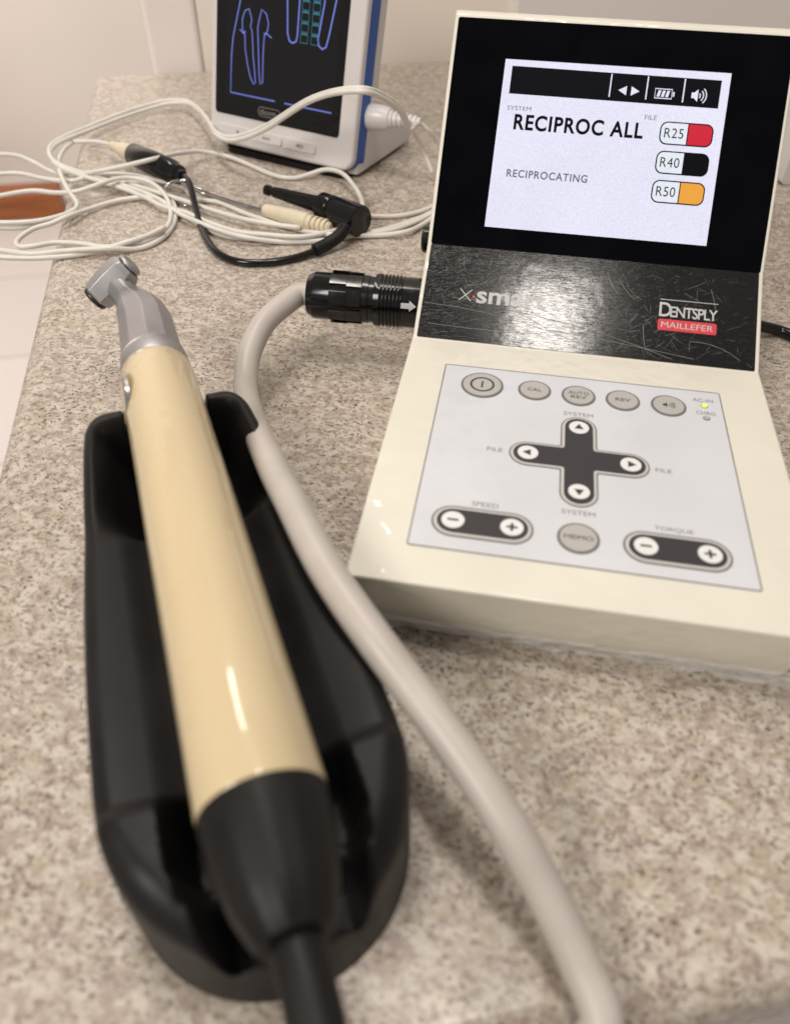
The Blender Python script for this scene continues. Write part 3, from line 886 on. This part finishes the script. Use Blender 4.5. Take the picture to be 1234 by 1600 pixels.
# button row: each key bar its own part
for x0, x1, sign in ((1.6, 23.6, 0), (24.6, 46.0, 1), (46.8, 68.4, 2)):
    mb = MB()
    slab(mb, MON, rrect(x0, -10.6, x1, -5.4, 1.6), -.3, 1.0)
    xm = (x0 + x1) / 2
    if sign == 0: flat(mb, MON, [(xm + 2, -8.6), (xm + 4.4, -8.6), (xm + 3.2, -7)], 1.08, 1)
    elif sign == 1:
        for q in (0, 2): flat(mb, MON, [(xm - 2 + q, -9), (xm - .2 + q, -8.1), (xm - 2 + q, -7.2)], 1.08, 1)
        flat(mb, MON, [(xm + 2.2, -9), (xm + 2.8, -9), (xm + 2.8, -7.2), (xm + 2.2, -7.2)], 1.08, 1)
    else:
        flat(mb, MON, [(xm - 1.6, -8.6), (xm - .6, -8.6), (xm + .6, -9.4), (xm + .6, -6.8), (xm - .6, -7.6), (xm - 1.6, -7.6)], 1.08, 1)
        flat(mb, MON, [(xm + 1.2, -9), (xm + 1.7, -9), (xm + 1.7, -7.2), (xm + 1.2, -7.2)], 1.08, 1)
        flat(mb, MON, [(xm + 2.3, -9.2), (xm + 2.8, -9.2), (xm + 2.8, -7), (xm + 2.3, -7)], 1.08, 1)
    mb.build('key', [M['white_plastic'], M['grey_print']], mon)

# ------------------------------------------------------------------ white measuring cable
wc = empty('measuring_cable')
tag(wc, 'tangled thin white twin cable looping from the meter across the counter edge', 'cable')
mb = MB()
def run(pts, r=1.2, off=(0, 0, 0)):
    cable(mb, [at(u, v, z) + Vector(off) for u, v, z in pts], r, 2.2, 10)
A_arc = [(676, 272, 4), (661, 235, 14), (641, 199, 30), (624, 168, 44), (600, 149, 54), (569, 138, 61), (531, 140, 59), (487, 153, 52), (436, 184, 36), (420, 194, 31), (385, 209, 23), (358, 214, 18), (338, 206, 15), (323, 184, 12), (306, 166, 9), (289, 157, 7), (262, 157, 6), (238, 162, 5), (191, 177, 5), (136, 199, 6), (92, 218, 8), (78, 231, 9), (83, 250, 9), (105, 262, 8), (136, 272, 7), (191, 289, 4.5), (231, 303, 3), (259, 317, 2), (289, 337, 1.4), (323, 357, 1.4), (357, 370, 1.4), (419, 374, 1.4), (470, 374, 1.4), (511, 369, 1.4), (589, 361, 1.4), (640, 346, 1.4), (673, 332, 1.4), (705, 310, 1.4)]
run(A_arc)
# its twin strand, lying against it
tw = []
for i, (u, v, z) in enumerate(A_arc[2:26]):
    k = i / 23
    tw.append((u + 2.5 * k, v + 5.0 + 1.0 * math.sin(i * .9), z - .6))
tw += [(228, 309, 3.2), (256, 323, 3.2), (290, 332, 3.2), (330, 349, 3.2), (372, 362, 3.4), (420, 367, 3.8), (470, 370, 3.8), (512, 363, 3.8), (548, 352, 3)]
run([(655, 192, 30), (648, 196, 31)] + tw)
run([(113 + 0, 222, 4), (99, 236, 5), (92, 255, 6), (98, 279, 7), (111, 303, 6), (121, 317, 4), (117, 328, 3.6), (99, 336, 4), (61, 345, 5), (20, 348, 6), (-40, 346, 6)][::1])
run([(176, 227, 7), (160, 223, 6), (146, 221, 5), (130, 221, 4.5), (113, 222, 4)])
run([(-40, 243, 6), (0, 241, 6), (27, 243, 6), (54, 254, 5), (78, 267, 4), (102, 274, 3), (146, 269, 9), (191, 260, 12), (238, 249, 14), (283, 239, 9), (317, 237, 5), (357, 245, 2), (388, 257, 1.4), (420, 271, 1.4), (440, 277, 1.4), (463, 278, 1.4), (484, 272, 3), (508, 265, 5), (531, 269, 6), (552, 289, 6), (565, 312, 5), (568, 330, 4), (572, 336, 2), (590, 338, 1.4), (623, 337, 1.4), (655, 331, 1.4), (673, 324, 1.4), (705, 306, 3.4)])
run([(-40, 280, 5), (0, 272, 5), (31, 271, 5), (68, 279, 4), (112, 283, 5), (136, 277, 6), (170, 272, 6), (211, 274, 4), (245, 282, 2.4), (283, 291, 1.4), (307, 311, 1.4), (341, 316, 1.4), (385, 334, 1.4), (436, 351, 1.4), (477, 361, 1.4), (515, 366, 3.4), (589, 368, 1.4), (634, 362, 3), (661, 350, 1.4), (690, 330, 3)])
F_ = [(-40, 314, 4), (0, 306, 4), (51, 298, 5), (85, 301, 5), (116, 300, 6), (146, 291, 8), (184, 279, 8), (205, 278, 7), (228, 282, 6), (245, 291, 5), (259, 306, 4), (267, 328, 3), (263, 352, 3), (248, 366, 3), (225, 377, 3), (204, 382, 2.5), (163, 386, 2.5), (129, 381, 3), (88, 379, 3), (51, 385, 4), (32, 386, 4), (26, 381, 4), (31, 372, 4), (54, 357, 4), (78, 350, 4), (104, 339, 5), (136, 328, 2.4), (170, 317, 2), (204, 310, 2), (238, 309, 2), (262, 320, 2), (283, 335, 3.8), (310, 347, 3.8), (345, 361, 4), (385, 371, 4), (440, 378, 1.4), (500, 376, 1.4), (560, 368, 1.4), (610, 360, 1.4), (668, 338, 1.4), (700, 318, 1.4)]
run(F_)
run([(-40, 386, 3), (0, 391, 3), (51, 397, 3), (102, 392, 3), (170, 388, 4.6), (211, 389, 1.4), (232, 384, 1.4), (255, 371, 1.4), (270, 353, 1.4), (275, 332, 1.4), (268, 312, 1.4), (250, 297, 1.4), (225, 288, 1.4), (180, 281, 1.8), (130, 280, 2.5)])
run([(-40, 398, 2), (0, 402, 1.5), (68, 403, 1.5), (136, 396, 1.4), (190, 381, 4.6), (228, 369, 5), (258, 355, 5.4)])
run([(-40, 354, 3), (0, 356, 3), (34, 356, 3), (68, 347, 3), (102, 335, 2.5), (117, 327, 2)])
run([(653, 190, 30), (668, 203, 26), (684, 222, 18), (704, 262, 5), (712, 300, 1.4)])
run([(136, 272, 4), (170, 279, 3.4), (211, 290, 3.4), (250, 302, 3.4), (283, 312, 3.2), (330, 328, 3.4), (380, 342, 3.6), (436, 352, 3.6), (470, 356, 3)])
mb.build('cable', M['white_cable'], wc)
# plug in the side of the meter
mb = MB()
g0 = MON.p(91.5, 12, -14); g1 = at(657, 191, 30)
gd = (g1 - g0).normalized(); gl = (g1 - g0).length
pp = [(-1, 6.0), (0, 6.6), (1, 6.9), (9.5, 6.2), (12.5, 5.4), (13, 4.8)]
x = 13.0
k = 0
while x < gl - 1.6:
    r = 4.5 - 1.6 * (x - 13) / max(1, gl - 15)
    pp += [(x, r), (x + 1.5, r), (x + 1.7, r - .9), (x + 2.6, r - .9)]; x += 2.7
pp += [(gl, 2.2)]
lathe(mb, g0, gd, pp, 24)
mb.build('meter_plug', M['white_plastic'], wc, sharp=35)
# ivory plug holding the lip hook
def seg_plug(name, m, p0, p1, prof01, parent, rs=24, sharp=35):
    d = (p1 - p0); L = d.length
    b = MB(); lathe(b, p0, d, [(t * L, r) for t, r in prof01], rs)
    return b.build(name, m, parent, sharp=sharp)
k0, k1 = at(413, 328, 4.6), at(517, 357, 4.6)
pr = [(0, 2.0), (.01, 3.0), (.06, 3.4), (.4, 4.2), (.66, 4.4), (.68, 3.7)]
for t in (.70, .77, .84, .91): pr += [(t, 3.9), (t + .035, 3.9), (t + .04, 2.9), (t + .065, 2.9)]
pr += [(1, 2.0)]
seg_plug('hook_plug', M['ivory_plug'], k0, k1, pr, wc)
k2, k3 = at(172, 226, 8), at(212, 243, 8)
seg_plug('clip_plug', M['ivory_plug'], k2, k3, [(0, 1.6), (.1, 2.6), (.15, 2.2), (.25, 3.0), (.32, 2.8), (.5, 4.2), (.8, 5.0), (1, 5.2)], wc)

# ------------------------------------------------------------------ lip hook
mb = MB()
cable(mb, [at(u, v, z) for u, v, z in ((420, 330, 4.6), (405, 326, 4.4), (350, 310, 3.2), (320, 299, 2.6), (300, 290, 4.5), (284, 283, 7), (270, 284, 8), (260, 291, 7), (259, 295, 5), (267, 297, 3.5))], .75, 1.5, 10)
cable(mb, [at(u, v, z) for u, v, z in ((420, 333, 4.6), (405, 330, 4.4), (350, 314, 3.0), (318, 303, 2.6), (303, 296, 5), (298, 286, 8), (288, 281, 9), (280, 283, 8.5))], .75, 1.5, 10)
cable(mb, [at(u, v, z) for u, v, z in ((267, 306, 1), (275, 314, 1), (290, 321, 1.2), (299, 318, 1.5), (303, 306, 3), (301, 294, 5.5))], .75, 1.5, 10)
o = mb.build('lip_hook', M['steel'])
tag(o, 'bent silver wire hook held in an ivory plug among white cables', 'hook')

# ------------------------------------------------------------------ black file clip with its lead
fc = empty('file_clip')
tag(fc, 'black spring file clip with slim nozzle and short black lead', 'clip')
c1 = at(560, 345, 9); c0 = at(505, 322, 8.5)
ld = (c1 - c0).normalized()
mb = MB()
lathe(mb, c0 - ld * 1.0, ld, [(0, 5.6), (.4, 6.6), (7.5, 6.9), (8, 6.6), (8.6, 5.9), (10, 5.9), (10.6, 6.6), (11.4, 7.3), ((c1 - c0).length + 2.2, 7.6), ((c1 - c0).length + 3, 6.9)], 30)
mb.build('clip_body', M['black_plug'], fc, sharp=35)
n0 = at(414, 296, 10.5)
mb = MB()
dl = (n0 - c0).length
lathe(mb, c0, n0 - c0, [(0, 4.4), (dl * .2, 3.9), (dl * .6, 3.1), (dl * .84, 2.6), (dl * .86, 2.0), (dl * .9, 2.0), (dl * .91, 2.7), (dl * .99, 2.5), (dl, 1.6)], 20)
mb.build('nozzle', M['black_plug'], fc, sharp=35)
mb = MB(); tube(mb, spline([at(541, 352, 10), at(532, 366, 7), at(515, 379, 4.5), at(492, 391, 3.2)], 1.2), [3.2] * 4 if False else 3.0, 16)
mb.build('sleeve', M['black_rubber'], fc)
mb = MB()
cable(mb, [at(u, v, z) for u, v, z in ((510, 382, 4), (490, 393, 2.6), (465, 402, 2), (430, 409, 1.8), (395, 411, 1.8), (368, 408, 1.8), (343, 397, 1.8), (326, 378, 1.8), (314, 352, 2.5), (306, 325, 4.5), (300, 300, 7), (294, 282, 8.5), (284, 274, 8.5), (276, 271, 8.5))], 1.75, 1.8, 14)
mb.build('lead', M['black_plug'], fc)
seg_plug('socket', M['black_plug'], at(208, 241, 8), at(286, 275, 8.5), [(0, 5.4), (.02, 6.0), (.35, 6.4), (.8, 6.1), (.83, 5.2), (.93, 4.8), (.95, 3.2), (1, 2.6)], fc)

# ------------------------------------------------------------------ power lead on the right, white pack behind
mb = MB()
cable(mb, [Vector((118, 172, 12)), Vector((124, 176, 9))] + [at(u, v, z) for u, v, z in ((1195, 511, 4), (1215, 516, 2.4), (1240, 525, 2.4), (1300, 548, 2.4), (1400, 560, 2.4))], 2.3, 2, 14)
o = mb.build('power_lead', M['black_plug'])
tag(o, 'short black power lead leaving the right side of the cream unit', 'cable')
mb = MB()
q0 = at(1218, 290, 0)
pk = Plane(q0, (ca, sa, 0), (0, 0, 1))
slab(mb, pk, rrect(0, 0.3, 90, 58, 3), -50, 0, 0)
text(mb, pk, 'M', 3, 12, 9, 32, .15, 1, .01)
o = mb.build('white_pack', [M['white_plastic'], mat('magenta_print', (.45, .03, .22), .5)])
tag(o, 'white pack with a magenta mark standing right of the unit', 'pack')
